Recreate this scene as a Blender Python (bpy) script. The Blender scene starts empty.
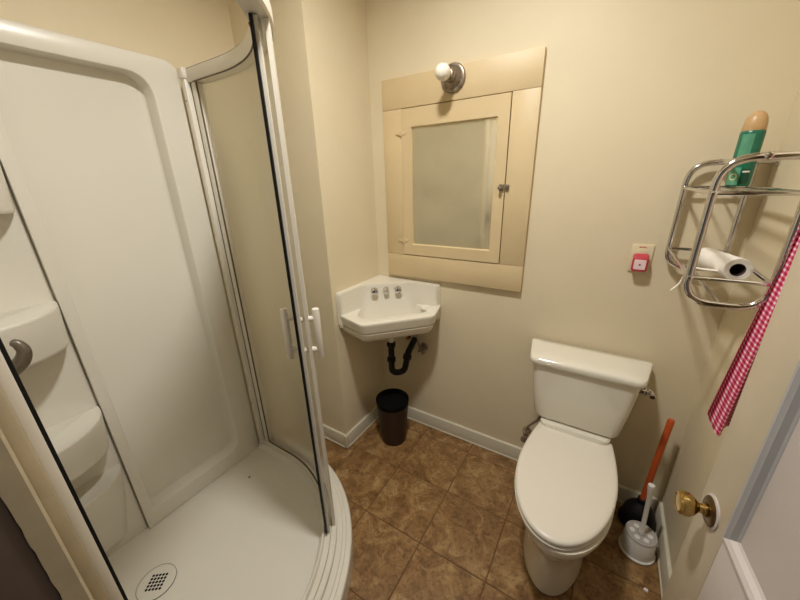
import bpy, bmesh, math, random
from mathutils import Vector, Matrix
random.seed(4)
PI = math.pi
scene = bpy.context.scene
COL = scene.collection

# ------------------------------------------------------------------ camera
cam_d = bpy.data.cameras.new('camera'); cam_d.sensor_fit = 'HORIZONTAL'; cam_d.sensor_width = 36.0
cam_d.lens = 14.81; cam_d.clip_start = 0.01
cam = bpy.data.objects.new('camera', cam_d); COL.objects.link(cam)
RIGHT = Vector((0.8497, 0.5266, -0.0266)); DOWN = Vector((0.1581, -0.3026, -0.9399)); FWD = Vector((-0.5030, 0.7944, -0.3404))
mw = Matrix.Identity(4)
for i in range(3):
    mw[i][0] = RIGHT[i]; mw[i][1] = -DOWN[i]; mw[i][2] = -FWD[i]
mw[0][3], mw[1][3], mw[2][3] = 0.0, 0.0, 1.55
cam.matrix_world = mw
scene.camera = cam

# ------------------------------------------------------------------ world, lamp, exposure
LAMP = Vector((-0.41, 0.67, 2.683))
w = bpy.data.worlds.new('world'); scene.world = w; w.use_nodes = True
w.node_tree.nodes['Background'].inputs[0].default_value = (0.80, 0.88, 1.0, 1)
w.node_tree.nodes['Background'].inputs[1].default_value = 0.08
ld = bpy.data.lights.new('ceiling_lamp_light', 'AREA'); ld.shape = 'DISK'; ld.size = 0.17; ld.energy = 30.5; ld.color = (1.0, 0.985, 0.95)
lo = bpy.data.objects.new('ceiling_lamp_light', ld); COL.objects.link(lo); lo.location = LAMP
vs = scene.view_settings
vs.view_transform = 'Standard'; vs.look = 'None'; vs.gamma = 1.0; vs.use_curve_mapping = False
vs.exposure = -0.22

# ------------------------------------------------------------------ materials
def srgb(r, g, b):
    f = lambda c: (c/255/12.92) if c/255 <= 0.04045 else ((c/255+0.055)/1.055)**2.4
    return (f(r), f(g), f(b), 1)
def mat(name, col, rough=0.5, metal=0.0, var=0.06, vscale=6.0, bump=0.0, bscale=80.0, spec=0.5, coat=0.0):
    m = bpy.data.materials.new(name); m.use_nodes = True
    nt = m.node_tree; b = nt.nodes['Principled BSDF']
    b.inputs['Roughness'].default_value = rough; b.inputs['Metallic'].default_value = metal
    b.inputs['Specular IOR Level'].default_value = spec
    b.inputs['Coat Weight'].default_value = coat; b.inputs['Coat Roughness'].default_value = 0.08
    tc = nt.nodes.new('ShaderNodeTexCoord')
    n = nt.nodes.new('ShaderNodeTexNoise'); n.inputs['Scale'].default_value = vscale; n.inputs['Detail'].default_value = 5
    nt.links.new(tc.outputs['Object'], n.inputs['Vector'])
    r = nt.nodes.new('ShaderNodeValToRGB')
    c = col
    r.color_ramp.elements[0].position = 0.3; r.color_ramp.elements[1].position = 0.7
    r.color_ramp.elements[0].color = (c[0]*(1-var), c[1]*(1-var), c[2]*(1-var), 1)
    r.color_ramp.elements[1].color = (min(1, c[0]*(1+var)), min(1, c[1]*(1+var)), min(1, c[2]*(1+var)), 1)
    nt.links.new(n.outputs['Fac'], r.inputs['Fac']); nt.links.new(r.outputs['Color'], b.inputs['Base Color'])
    if bump > 0:
        n2 = nt.nodes.new('ShaderNodeTexNoise'); n2.inputs['Scale'].default_value = bscale; n2.inputs['Detail'].default_value = 3
        nt.links.new(tc.outputs['Object'], n2.inputs['Vector'])
        bp = nt.nodes.new('ShaderNodeBump'); bp.inputs['Strength'].default_value = bump; bp.inputs['Distance'].default_value = 0.004
        nt.links.new(n2.outputs['Fac'], bp.inputs['Height']); nt.links.new(bp.outputs['Normal'], b.inputs['Normal'])
    return m
M = {}
M['wall'] = mat('cream_wall_paint', srgb(223, 209, 178), 0.55, var=0.03, vscale=2.5, bump=0.25, bscale=14)
M['ceiling'] = mat('ceiling_paint', srgb(232, 224, 205), 0.7, var=0.02)
M['base'] = mat('baseboard_paint', srgb(210, 202, 180), 0.4, var=0.04)
M['cab'] = mat('cabinet_paint', srgb(212, 190, 148), 0.45, var=0.04, vscale=5, bump=0.12, bscale=30)
M['cabdark'] = mat('cabinet_dark_inside', srgb(70, 52, 30), 0.8)
M['porc'] = mat('white_porcelain', srgb(232, 226, 210), 0.12, var=0.01, coat=0.4)
M['seat'] = mat('toilet_seat_plastic', srgb(228, 221, 206), 0.28, var=0.01)
M['acryl'] = mat('shower_acrylic', srgb(226, 221, 208), 0.3, var=0.015, vscale=3)
M['alu'] = mat('white_aluminium', srgb(226, 220, 206), 0.32, var=0.03)
M['alugrey'] = mat('grey_aluminium', srgb(170, 166, 158), 0.3, metal=0.6, var=0.05)
M['black'] = mat('black_rubber', srgb(10, 8, 8), 0.5, var=0.1, spec=0.3)
M['chrome'] = mat('chrome', srgb(215, 212, 212), 0.1, metal=1.0, var=0.03)
M['satin'] = mat('satin_nickel', srgb(140, 134, 124), 0.42, metal=0.8, var=0.08)
M['oldmetal'] = mat('tarnished_metal', srgb(146, 134, 118), 0.38, metal=0.7, var=0.35, vscale=45)
M['brass'] = mat('aged_brass', srgb(190, 160, 98), 0.22, metal=1.0, var=0.15, vscale=20)
M['brassdark'] = mat('dark_brass', srgb(110, 88, 55), 0.35, metal=0.9, var=0.25, vscale=25)
M['bulb'] = mat('frosted_bulb_glass', srgb(240, 234, 220), 0.25, var=0.01)
M['trapblack'] = mat('black_plastic_pipe', srgb(12, 11, 11), 0.5, var=0.1, spec=0.3)
M['copper'] = mat('copper_pipe', srgb(170, 105, 65), 0.35, metal=0.9, var=0.15)
M['bin'] = mat('brown_leatherette', srgb(46, 25, 17), 0.5, var=0.15, vscale=30, bump=0.3, bscale=120)
M['bindark'] = mat('black_bin_liner', srgb(7, 6, 6), 0.8, spec=0.15)
M['orange'] = mat('orange_handle', srgb(186, 80, 32), 0.4, var=0.08)
M['whitepl'] = mat('white_plastic', srgb(226, 222, 214), 0.3, var=0.02)
M['greypl'] = mat('grey_plastic', srgb(176, 170, 162), 0.4, var=0.04)
M['red'] = mat('red_plastic', srgb(190, 62, 76), 0.35, var=0.04)
M['pink'] = mat('pale_pink_print', srgb(240, 214, 214), 0.4, var=0.02)
M['ivory'] = mat('ivory_plate', srgb(224, 210, 176), 0.35, var=0.02)
M['paper'] = mat('paper', srgb(236, 230, 220), 0.9, var=0.04, vscale=20, bump=0.3, bscale=100)
M['core'] = mat('cardboard_core', srgb(70, 52, 48), 0.9)
M['green'] = mat('can_green', srgb(24, 108, 82), 0.3, var=0.12, vscale=30)
M['greenlight'] = mat('can_pale_green', srgb(88, 152, 122), 0.3, var=0.15, vscale=40)
M['greendark'] = mat('can_dark_green', srgb(8, 70, 50), 0.3, var=0.1)
M['gold'] = mat('can_tan_cap', srgb(196, 160, 112), 0.35, var=0.04)
M['cream'] = mat('can_cream_print', srgb(205, 210, 150), 0.4)
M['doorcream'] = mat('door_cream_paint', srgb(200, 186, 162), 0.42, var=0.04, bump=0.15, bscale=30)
M['doorcool'] = mat('door_white_cool_light', srgb(200, 190, 184), 0.45, var=0.03, bump=0.15, bscale=30)  # white door paint with the cool hallway light tinted into it
M['doorshade'] = mat('door_shaded_moulding', srgb(178, 176, 176), 0.45, var=0.06)  # shade on the upright mouldings, put into their colour
M['casing'] = mat('casing_paint', srgb(184, 170, 142), 0.45, var=0.08, vscale=20)
M['brown'] = mat('dark_brown_jamb', srgb(92, 78, 68), 0.6, var=0.12, vscale=10)
M['grout'] = mat('brown_grout', srgb(112, 82, 52), 0.9, var=0.1)
M['gasket'] = mat('grey_brown_gasket', srgb(96, 84, 66), 0.6)
M['greymark'] = mat('grey_print', srgb(140, 132, 120), 0.5)

def tile_mat():
    m = bpy.data.materials.new('brown_stone_tile'); m.use_nodes = True
    nt = m.node_tree; b = nt.nodes['Principled BSDF']; b.inputs['Roughness'].default_value = 0.38
    g = nt.nodes.new('ShaderNodeNewGeometry'); oi = nt.nodes.new('ShaderNodeObjectInfo')
    ad = nt.nodes.new('ShaderNodeVectorMath'); ad.operation = 'ADD'
    mu = nt.nodes.new('ShaderNodeVectorMath'); mu.operation = 'SCALE'; mu.inputs['Scale'].default_value = 17.0
    cmb = nt.nodes.new('ShaderNodeCombineXYZ')
    nt.links.new(oi.outputs['Random'], cmb.inputs[0]); nt.links.new(oi.outputs['Random'], cmb.inputs[2])
    nt.links.new(cmb.outputs[0], mu.inputs[0]); nt.links.new(g.outputs['Position'], ad.inputs[0]); nt.links.new(mu.outputs[0], ad.inputs[1])
    n = nt.nodes.new('ShaderNodeTexNoise'); n.inputs['Scale'].default_value = 9; n.inputs['Detail'].default_value = 9; n.inputs['Roughness'].default_value = 0.65; n.inputs['Distortion'].default_value = 1.1
    nt.links.new(ad.outputs[0], n.inputs['Vector'])
    r = nt.nodes.new('ShaderNodeValToRGB'); e = r.color_ramp.elements
    e[0].position = 0.35; e[0].color = srgb(116, 84, 50); e[1].position = 0.67; e[1].color = srgb(178, 146, 100)
    k = e.new(0.5); k.color = srgb(144, 108, 66)
    nt.links.new(n.outputs['Fac'], r.inputs['Fac'])
    n2 = nt.nodes.new('ShaderNodeTexNoise'); n2.inputs['Scale'].default_value = 34; n2.inputs['Detail'].default_value = 6; n2.inputs['Distortion'].default_value = 2.0
    nt.links.new(ad.outputs[0], n2.inputs['Vector'])
    r2 = nt.nodes.new('ShaderNodeValToRGB'); e2 = r2.color_ramp.elements
    e2[0].position = 0.36; e2[0].color = (0.55, 0.5, 0.45, 1); e2[1].position = 0.52; e2[1].color = (1, 1, 1, 1)
    nt.links.new(n2.outputs['Fac'], r2.inputs['Fac'])
    mx = nt.nodes.new('ShaderNodeMix'); mx.data_type = 'RGBA'; mx.blend_type = 'MULTIPLY'; mx.inputs['Factor'].default_value = 0.8
    nt.links.new(r.outputs['Color'], mx.inputs[6]); nt.links.new(r2.outputs['Color'], mx.inputs[7])
    nt.links.new(mx.outputs[2], b.inputs['Base Color'])
    bp = nt.nodes.new('ShaderNodeBump'); bp.inputs['Strength'].default_value = 0.25; bp.inputs['Distance'].default_value = 0.003
    nt.links.new(n2.outputs['Fac'], bp.inputs['Height']); nt.links.new(bp.outputs['Normal'], b.inputs['Normal'])
    return m
M['tile'] = tile_mat()

def glass_mat():
    # obscured shower glass: light goes through blurred, a little is scattered
    m = bpy.data.materials.new('obscured_glass'); m.use_nodes = True
    nt = m.node_tree; out = nt.nodes['Material Output']; nt.nodes.remove(nt.nodes['Principled BSDF'])
    rf = nt.nodes.new('ShaderNodeBsdfRefraction'); rf.inputs['Color'].default_value = (0.97, 0.97, 0.95, 1); rf.inputs['IOR'].default_value = 1.06; rf.inputs['Roughness'].default_value = 0.42
    tl = nt.nodes.new('ShaderNodeBsdfTranslucent'); tl.inputs['Color'].default_value = (0.96, 0.96, 0.92, 1)
    gl = nt.nodes.new('ShaderNodeBsdfGlossy'); gl.inputs['Roughness'].default_value = 0.4; gl.inputs['Color'].default_value = (0.9, 0.9, 0.9, 1)
    tc = nt.nodes.new('ShaderNodeTexCoord'); mp = nt.nodes.new('ShaderNodeMapping'); mp.inputs['Scale'].default_value = (30, 30, 5)
    n = nt.nodes.new('ShaderNodeTexNoise'); n.inputs['Scale'].default_value = 3; n.inputs['Detail'].default_value = 4
    nt.links.new(tc.outputs['Object'], mp.inputs['Vector']); nt.links.new(mp.outputs['Vector'], n.inputs['Vector'])
    bp = nt.nodes.new('ShaderNodeBump'); bp.inputs['Strength'].default_value = 0.25; bp.inputs['Distance'].default_value = 0.003
    nt.links.new(n.outputs['Fac'], bp.inputs['Height'])
    for s in (rf, gl): nt.links.new(bp.outputs['Normal'], s.inputs['Normal'])
    tr = nt.nodes.new('ShaderNodeBsdfTransparent'); tr.inputs['Color'].default_value = (0.97, 0.97, 0.95, 1)
    m1 = nt.nodes.new('ShaderNodeMixShader'); m1.inputs[0].default_value = 0.38
    nt.links.new(rf.outputs[0], m1.inputs[1]); nt.links.new(tl.outputs[0], m1.inputs[2])
    m3 = nt.nodes.new('ShaderNodeMixShader'); m3.inputs[0].default_value = 0.42
    nt.links.new(m1.outputs[0], m3.inputs[1]); nt.links.new(tr.outputs[0], m3.inputs[2])
    m2 = nt.nodes.new('ShaderNodeMixShader'); m2.inputs[0].default_value = 0.05
    nt.links.new(m3.outputs[0], m2.inputs[1]); nt.links.new(gl.outputs[0], m2.inputs[2])
    nt.links.new(m2.outputs[0], out.inputs['Surface'])
    return m
M['glass'] = glass_mat()

def mirror_mat():
    m = mat('old_mirror', srgb(226, 216, 188), 0.08, metal=0.74, var=0.06, vscale=7)
    return m
M['mirror'] = mirror_mat()

def gingham():
    m = bpy.data.materials.new('red_gingham_cloth'); m.use_nodes = True
    nt = m.node_tree; b = nt.nodes['Principled BSDF']; b.inputs['Roughness'].default_value = 0.9
    uv = nt.nodes.new('ShaderNodeUVMap'); uv.uv_map = 'UVMap'
    sx = nt.nodes.new('ShaderNodeSeparateXYZ'); nt.links.new(uv.outputs[0], sx.inputs[0])
    vals = []
    for k in (0, 1):
        mu = nt.nodes.new('ShaderNodeMath'); mu.operation = 'MULTIPLY'; mu.inputs[1].default_value = 1/0.0120
        nt.links.new(sx.outputs[k], mu.inputs[0])
        fr = nt.nodes.new('ShaderNodeMath'); fr.operation = 'FRACT'; nt.links.new(mu.outputs[0], fr.inputs[0])
        gt = nt.nodes.new('ShaderNodeMath'); gt.operation = 'GREATER_THAN'; gt.inputs[1].default_value = 0.42; nt.links.new(fr.outputs[0], gt.inputs[0])
        vals.append(gt)
    a = nt.nodes.new('ShaderNodeMath'); a.operation = 'ADD'; nt.links.new(vals[0].outputs[0], a.inputs[0]); nt.links.new(vals[1].outputs[0], a.inputs[1])
    h = nt.nodes.new('ShaderNodeMath'); h.operation = 'MULTIPLY'; h.inputs[1].default_value = 0.5; nt.links.new(a.outputs[0], h.inputs[0])
    r = nt.nodes.new('ShaderNodeValToRGB'); e = r.color_ramp.elements
    e[0].color = srgb(245, 225, 228); e[1].color = srgb(176, 20, 54); k = e.new(0.5); k.color = srgb(222, 104, 142)
    nt.links.new(h.outputs[0], r.inputs['Fac']); nt.links.new(r.outputs['Color'], b.inputs['Base Color'])
    return m
M['gingham'] = gingham()

# ------------------------------------------------------------------ mesh helpers
def finish(bm, name, m, parent=None, sharp=35, smooth=True):
    bmesh.ops.remove_doubles(bm, verts=bm.verts, dist=1e-6)
    bmesh.ops.recalc_face_normals(bm, faces=bm.faces)
    if smooth:
        for f in bm.faces: f.smooth = True
        for e in bm.edges:
            if len(e.link_faces) == 2 and e.calc_face_angle(0) > math.radians(sharp): e.smooth = False
    me = bpy.data.meshes.new(name); bm.to_mesh(me); bm.free()
    me.materials.append(M[m] if isinstance(m, str) else m)
    o = bpy.data.objects.new(name, me); COL.objects.link(o)
    if parent is not None: o.parent = parent
    return o
def tag(o, label, cat=None, group=None, kind=None):
    o['label'] = label
    if cat: o['category'] = cat
    if group: o['group'] = group
    if kind: o['kind'] = kind
    return o
def thing(name, label, cat, loc=(0, 0, 0), group=None, kind=None):
    o = bpy.data.objects.new(name, None); COL.objects.link(o); o.location = loc; o.empty_display_size = 0.05
    return tag(o, label, cat, group, kind)
def rel(o, parent):
    """mesh made in world coordinates becomes a child of a thing that stands elsewhere"""
    o.parent = parent
    bpy.context.view_layer.update()
    o.matrix_parent_inverse = parent.matrix_world.inverted()
    return o
def box(bm, x0, x1, y0, y1, z0, z1, bev=0.0, seg=2):
    r = bmesh.ops.create_cube(bm, size=1.0)
    for v in r['verts']:
        v.co = Vector(((x0+x1)/2 + v.co.x*(x1-x0), (y0+y1)/2 + v.co.y*(y1-y0), (z0+z1)/2 + v.co.z*(z1-z0)))
    if bev > 0:
        es = set()
        for v in r['verts']: es.update(v.link_edges)
        bmesh.ops.bevel(bm, geom=list(es), offset=bev, segments=seg, profile=0.5, affect='EDGES')
def bx(name, m, x0, x1, y0, y1, z0, z1, bev=0.0, parent=None, seg=2):
    bm = bmesh.new(); box(bm, x0, x1, y0, y1, z0, z1, bev, seg); return finish(bm, name, m, parent)
def loft(bm, rings, cap0=True, cap1=True, closed=True):
    vr = [[bm.verts.new(p) for p in r] for r in rings]
    n = len(vr[0])
    for i in range(len(vr)-1):
        for j in range(n if closed else n-1):
            k = (j+1) % n
            bm.faces.new((vr[i][j], vr[i][k], vr[i+1][k], vr[i+1][j]))
    if cap0: bm.faces.new(vr[0][::-1])
    if cap1: bm.faces.new(vr[-1])
    return vr
def lathe(bm, prof, c=(0, 0, 0), axis=(0, 0, 1), n=28, cap0=True, cap1=True):
    """prof: (radius, height along axis)"""
    ax = Vector(axis).normalized()
    u = ax.orthogonal().normalized(); v = ax.cross(u); c = Vector(c)
    rings = []
    for r, h in prof:
        rings.append([c + ax*h + (u*math.cos(2*PI*i/n) + v*math.sin(2*PI*i/n))*max(r, 1e-4) for i in range(n)])
    loft(bm, rings, cap0, cap1)
def smooth_path(pts, sub=6):
    P = [Vector(p) for p in pts]; out = []
    for i in range(len(P)-1):
        p0 = P[max(i-1, 0)]; p1 = P[i]; p2 = P[i+1]; p3 = P[min(i+2, len(P)-1)]
        for k in range(sub):
            t = k/sub
            out.append(0.5*((2*p1) + (p2-p0)*t + (2*p0-5*p1+4*p2-p3)*t*t + (3*p1-p0-3*p2+p3)*t**3))
    out.append(P[-1]); return out
def fillet_path(pts, r, seg=6):
    P = [Vector(p) for p in pts]; out = [P[0]]
    for i in range(1, len(P)-1):
        a = (P[i-1]-P[i]); b = (P[i+1]-P[i]); rr = min(r, a.length*0.49, b.length*0.49)
        s = P[i] + a.normalized()*rr; e = P[i] + b.normalized()*rr
        for k in range(seg+1):
            t = k/seg; out.append(s*(1-t)**2 + P[i]*2*t*(1-t) + e*t*t)
    out.append(P[-1]); return out
def tube(bm, path, r, n=12, closed=False):
    P = [Vector(p) for p in path]; rings = []
    N = len(P); prev = None
    for i in range(N):
        if closed: t = (P[(i+1) % N]-P[i-1]).normalized()
        else: t = (P[min(i+1, N-1)]-P[max(i-1, 0)]).normalized()
        if prev is None: u = t.orthogonal().normalized()
        else: u = (prev - t*prev.dot(t)).normalized()
        prev = u; v = t.cross(u)
        rr = r[i] if isinstance(r, (list, tuple)) else r
        rings.append([P[i] + (u*math.cos(2*PI*k/n) + v*math.sin(2*PI*k/n))*rr for k in range(n)])
    if closed:
        rings.append(rings[0]); loft(bm, rings, False, False)
    else: loft(bm, rings)
def rod(name, m, path, r, parent=None, n=12):
    bm = bmesh.new(); tube(bm, path, r, n); return finish(bm, name, m, parent)
def lat(name, m, prof, c=(0, 0, 0), axis=(0, 0, 1), parent=None, n=28, sharp=35):
    bm = bmesh.new(); lathe(bm, prof, c, axis, n); return finish(bm, name, m, parent, sharp)
def roundpoly(pts, r, k=5):
    out = []; n = len(pts)
    for i in range(n):
        p = Vector(pts[i]).to_2d(); a = Vector(pts[i-1]).to_2d()-p; b = Vector(pts[(i+1) % n]).to_2d()-p
        rr = r[i] if isinstance(r, (list, tuple)) else r
        rr = min(rr, a.length*0.48, b.length*0.48)
        s = p + a.normalized()*rr; e = p + b.normalized()*rr
        for j in range(k+1):
            t = j/k; out.append(s*(1-t)**2 + p*2*t*(1-t) + e*t*t)
    return out
def at_z(poly, z): return [(p[0], p[1], z) for p in poly]
def scaled(poly, s, c=None):
    if c is None: c = sum((Vector(p) for p in poly), Vector((0, 0)))/len(poly)
    sx, sy = (s if isinstance(s, tuple) else (s, s))
    return [Vector((c[0]+(p[0]-c[0])*sx, c[1]+(p[1]-c[1])*sy)) for p in poly]

# ------------------------------------------------------------------ the room
XR, YB, XS, YS, XL, YF, HC = 0.42, 1.61, -1.17, 1.183, -1.63, 0.0, 2.75
def struct(o, label): return tag(o, label, kind='structure')
struct(bx('wall_back', 'wall', XS-0.08, XR+0.1, YB, YB+0.1, 0, HC), 'cream painted wall behind the toilet and the mirror cabinet')
struct(bx('wall_right', 'wall', XR, XR+0.1, -0.13, YB, 0, HC), 'cream painted wall behind the open door and chrome rack')
struct(bx('wall_left', 'wall', XL-0.1, XL, -0.13, YS, 0, HC), 'cream painted wall above the shower panel')
struct(bx('wall_corner', 'wall', XL-0.1, XS, YS, YB+0.1, 0, HC), 'cream painted wall block between shower and corner sink')
fw = bmesh.new(); box(fw, XL-0.1, -0.668, -0.13, YF, 0, HC); box(fw, -0.668, XR+0.1, -0.13, -0.01, 2.12, HC)
struct(finish(fw, 'wall_front', 'wall'), 'cream wall with the doorway beside the shower')
struct(bx('ceiling', 'ceiling', XL-0.1, XR+0.1, -0.13, YB+0.1, HC, HC+0.08), 'off white bathroom ceiling')
floor = struct(bx('floor', 'grout', XL-0.1, XR+0.1, -1.2, YB+0.1, -0.06, -0.003), 'brown stone look tile floor with dark grout')
def tiles():
    P = 0.305; g = 0.0022; cache = {}
    xs = [-0.503+P*k for k in range(-4, 5)]; ys = [0.903+P*k for k in range(-7, 4)]
    for i in range(len(xs)-1):
        for j in range(len(ys)-1):
            x0, x1, y0, y1 = max(xs[i], XL), min(xs[i+1], XR), max(ys[j], -1.15), min(ys[j+1], YB)
            if x1-x0 < 0.02 or y1-y0 < 0.02: continue
            if x1 <= XS+0.03 and y0 >= YS-0.06: continue
            if x1 < -0.95 and y1 < 0.62: continue
            if x1 < -0.64 and y1 < 0.31: continue
            w_, d_ = round(x1-x0-2*g, 4), round(y1-y0-2*g, 4)
            if (w_, d_) not in cache:
                bm = bmesh.new(); box(bm, -w_/2, w_/2, -d_/2, d_/2, -0.012, 0, 0.0018, 1)
                o = finish(bm, 'tile', 'tile', None); cache[(w_, d_)] = o.data
            else:
                o = bpy.data.objects.new('tile', cache[(w_, d_)]); COL.objects.link(o)
            o.location = ((x0+x1)/2, (y0+y1)/2, random.uniform(-0.0006, 0)); o.parent = floor
tiles()
def baseboard(name, pts, h, t, label):
    """pts: wall line in plan, board to the left of the direction"""
    bm = bmesh.new()
    for a, b in zip(pts[:-1], pts[1:]):
        a = Vector(a); b = Vector(b); d = (b-a).normalized(); nrm = Vector((-d.y, d.x))
        prof = [(0, 0.001), (t+0.004, 0.001), (t+0.004, 0.006), (t, 0.010), (t, h-0.010), (t-0.003, h-0.003), (t-0.008, h), (0, h)]
        loft(bm, [[(*(a+nrm*p[0]), p[1]) for p in prof], [(*(b+nrm*p[0]), p[1]) for p in prof]])
    o = finish(bm, name, 'base'); struct(o, label); return o
baseboard('baseboard_back', [(XR-0.001, YB), (XS, YB)], 0.092, 0.014, 'off white baseboard along the wall behind the toilet')
baseboard('baseboard_corner', [(XS, YB-0.02), (XS, YS-0.018)], 0.092, 0.014, 'off white baseboard below the corner sink')
o_ = baseboard('baseboard_left', [(XS+0.018, YS), (XL, YS)], 0.092, 0.014, 'off white baseboard running behind the shower glass')
baseboard('baseboard_right', [(XR, 0.0), (XR, YB-0.02)], 0.100, 0.014, 'off white baseboard beside the toilet brush and plunger')

# doorway: painted casing strip with ragged edge, dark stained jamb
def ragged_casing():
    bm = bmesh.new(); rings = []
    for k in range(141):
        z = 2.1*k/140
        e = 0.0018+0.0005*math.sin(z*147)+0.0004*math.sin(z*331+1)
        rings.append([(-0.668, 0.0155, z), (-0.606, 0.0155, z), (-0.602, 0.012, z), (-0.602, -0.0120+e, z), (-0.6055, -0.0120+e, z), (-0.6055, -0.0092, z), (-0.668, -0.0092, z)])
    loft(bm, rings); return finish(bm, 'trim_1', 'casing')
struct(ragged_casing(), 'tan painted trim strip with ragged edge beside the shower frame')
struct(bx('trim_2', 'brown', -0.668, -0.606, -0.13, -0.0096, 0, 2.1, 0.002), 'dark brown doorway jamb at the bottom left')

# ceiling lamp that lights the room (above the frame)
cl = thing('ceiling_lamp', 'round flush ceiling lamp in the middle of the bathroom', 'lamp', (LAMP.x, LAMP.y, HC))
lat('base', 'whitepl', [(0.10, 0), (0.115, -0.004), (0.115, -0.105), (0.108, -0.105), (0.104, -0.02), (0, -0.02)], (0, 0, 0), parent=cl)  # deep unseen rim, shaped to cut grazing light on the upper walls

# ------------------------------------------------------------------ room door
def make_door():
    ang = math.radians(5.6)
    root = thing('door_1', 'open panelled room door with brass knob at the right edge', 'door', (0.358, 0.0, 0.0), kind='structure')
    root.rotation_euler = (0, 0, ang)          # local +y runs along the leaf, -x faces the room
    W, T = 0.828, 0.036; z0, z1 = 0.012, 2.0
    S = 0.118
    def piece(n, y0, y1, za, zb, m='doorcream', x0=0.0, x1=T, bev=0.002): return bx(n, m, x0, x1, y0, y1, za, zb, bev, root)
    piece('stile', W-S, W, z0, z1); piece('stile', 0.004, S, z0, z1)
    piece('rail', S, W-S, z1-0.115, z1, 'doorcool'); piece('rail', S, W-S, 0.56, 0.875, 'doorcool'); piece('rail', S, W-S, z0, 0.22, 'doorcool')
    for za, zb in ((0.22, 0.56), (0.875, z1-0.115)):
        bx('panel', 'doorcool', 0.012, 0.024, S-0.005, W-S+0.005, za-0.005, zb+0.005, 0, root)
        mw_ = 0.022
        def mould(path, m):
            # profile swept on a straight run: slope from the stile face down to the panel
            bm = bmesh.new(); a, b, inn = path
            a = Vector(a); b = Vector(b); inn = Vector(inn)
            pr = [(0, -0.0035), (0.006, -0.0035), (0.010, -0.0005), (0.013, 0.001), (0.018, 0.009), (mw_, 0.0115), (mw_, 0.0125), (0, 0.0125)]
            d = (b-a).normalized()
            ra = [Vector((p[1], 0, 0)) + Vector((0, *(a+inn*p[0]+d*p[0]))) for p in pr]
            rb = [Vector((p[1], 0, 0)) + Vector((0, *(b+inn*p[0]-d*p[0]))) for p in pr]
            loft(bm, [ra, rb]); return finish(bm, 'moulding', m, root, 25)
        mould(((W-S, za), (W-S, zb), (-1, 0)), 'doorshade'); mould(((S, za), (S, zb), (1, 0)), 'doorshade')
        mould(((S, za), (W-S, za), (0, 1)), 'doorcool'); mould(((S, zb), (W-S, zb), (0, -1)), 'doorcool')
    ky, kz = 0.772, 0.872
    kn = lat('knob', 'brass', [(0.0125, 0), (0.0125, 0.010), (0.010, 0.013), (0.010, 0.018), (0.013, 0.021), (0.019, 0.026), (0.0245, 0.034), (0.0255, 0.042), (0.0245, 0.049), (0.020, 0.0535), (0.018, 0.052), (0.006, 0.0535), (0.0, 0.0535)], (-0.005, ky, kz), (-1, 0, 0), root, 32)
    kn['label'] = 'round brass door knob'
    ro = lat('rosette', 'brassdark', [(0.031, -0.004), (0.031, 0.003), (0.027, 0.006), (0.016, 0.007), (0.012, 0.004)], (-0.002, ky, kz), (-1, 0, 0), root, 32)
    lat('paint_ring', 'doorcool', [(0.0355, -0.004), (0.0355, 0.0015), (0.031, 0.003), (0.030, -0.004)], (-0.001, ky, kz), (-1, 0, 0), ro, 32)
    lat('knob', 'brass', [(0.0135, 0), (0.011, 0.018), (0.021, 0.028), (0.027, 0.040), (0.024, 0.050), (0.0, 0.052)], (T, ky, kz), (1, 0, 0), root, 24)
    return root
make_door()

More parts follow.
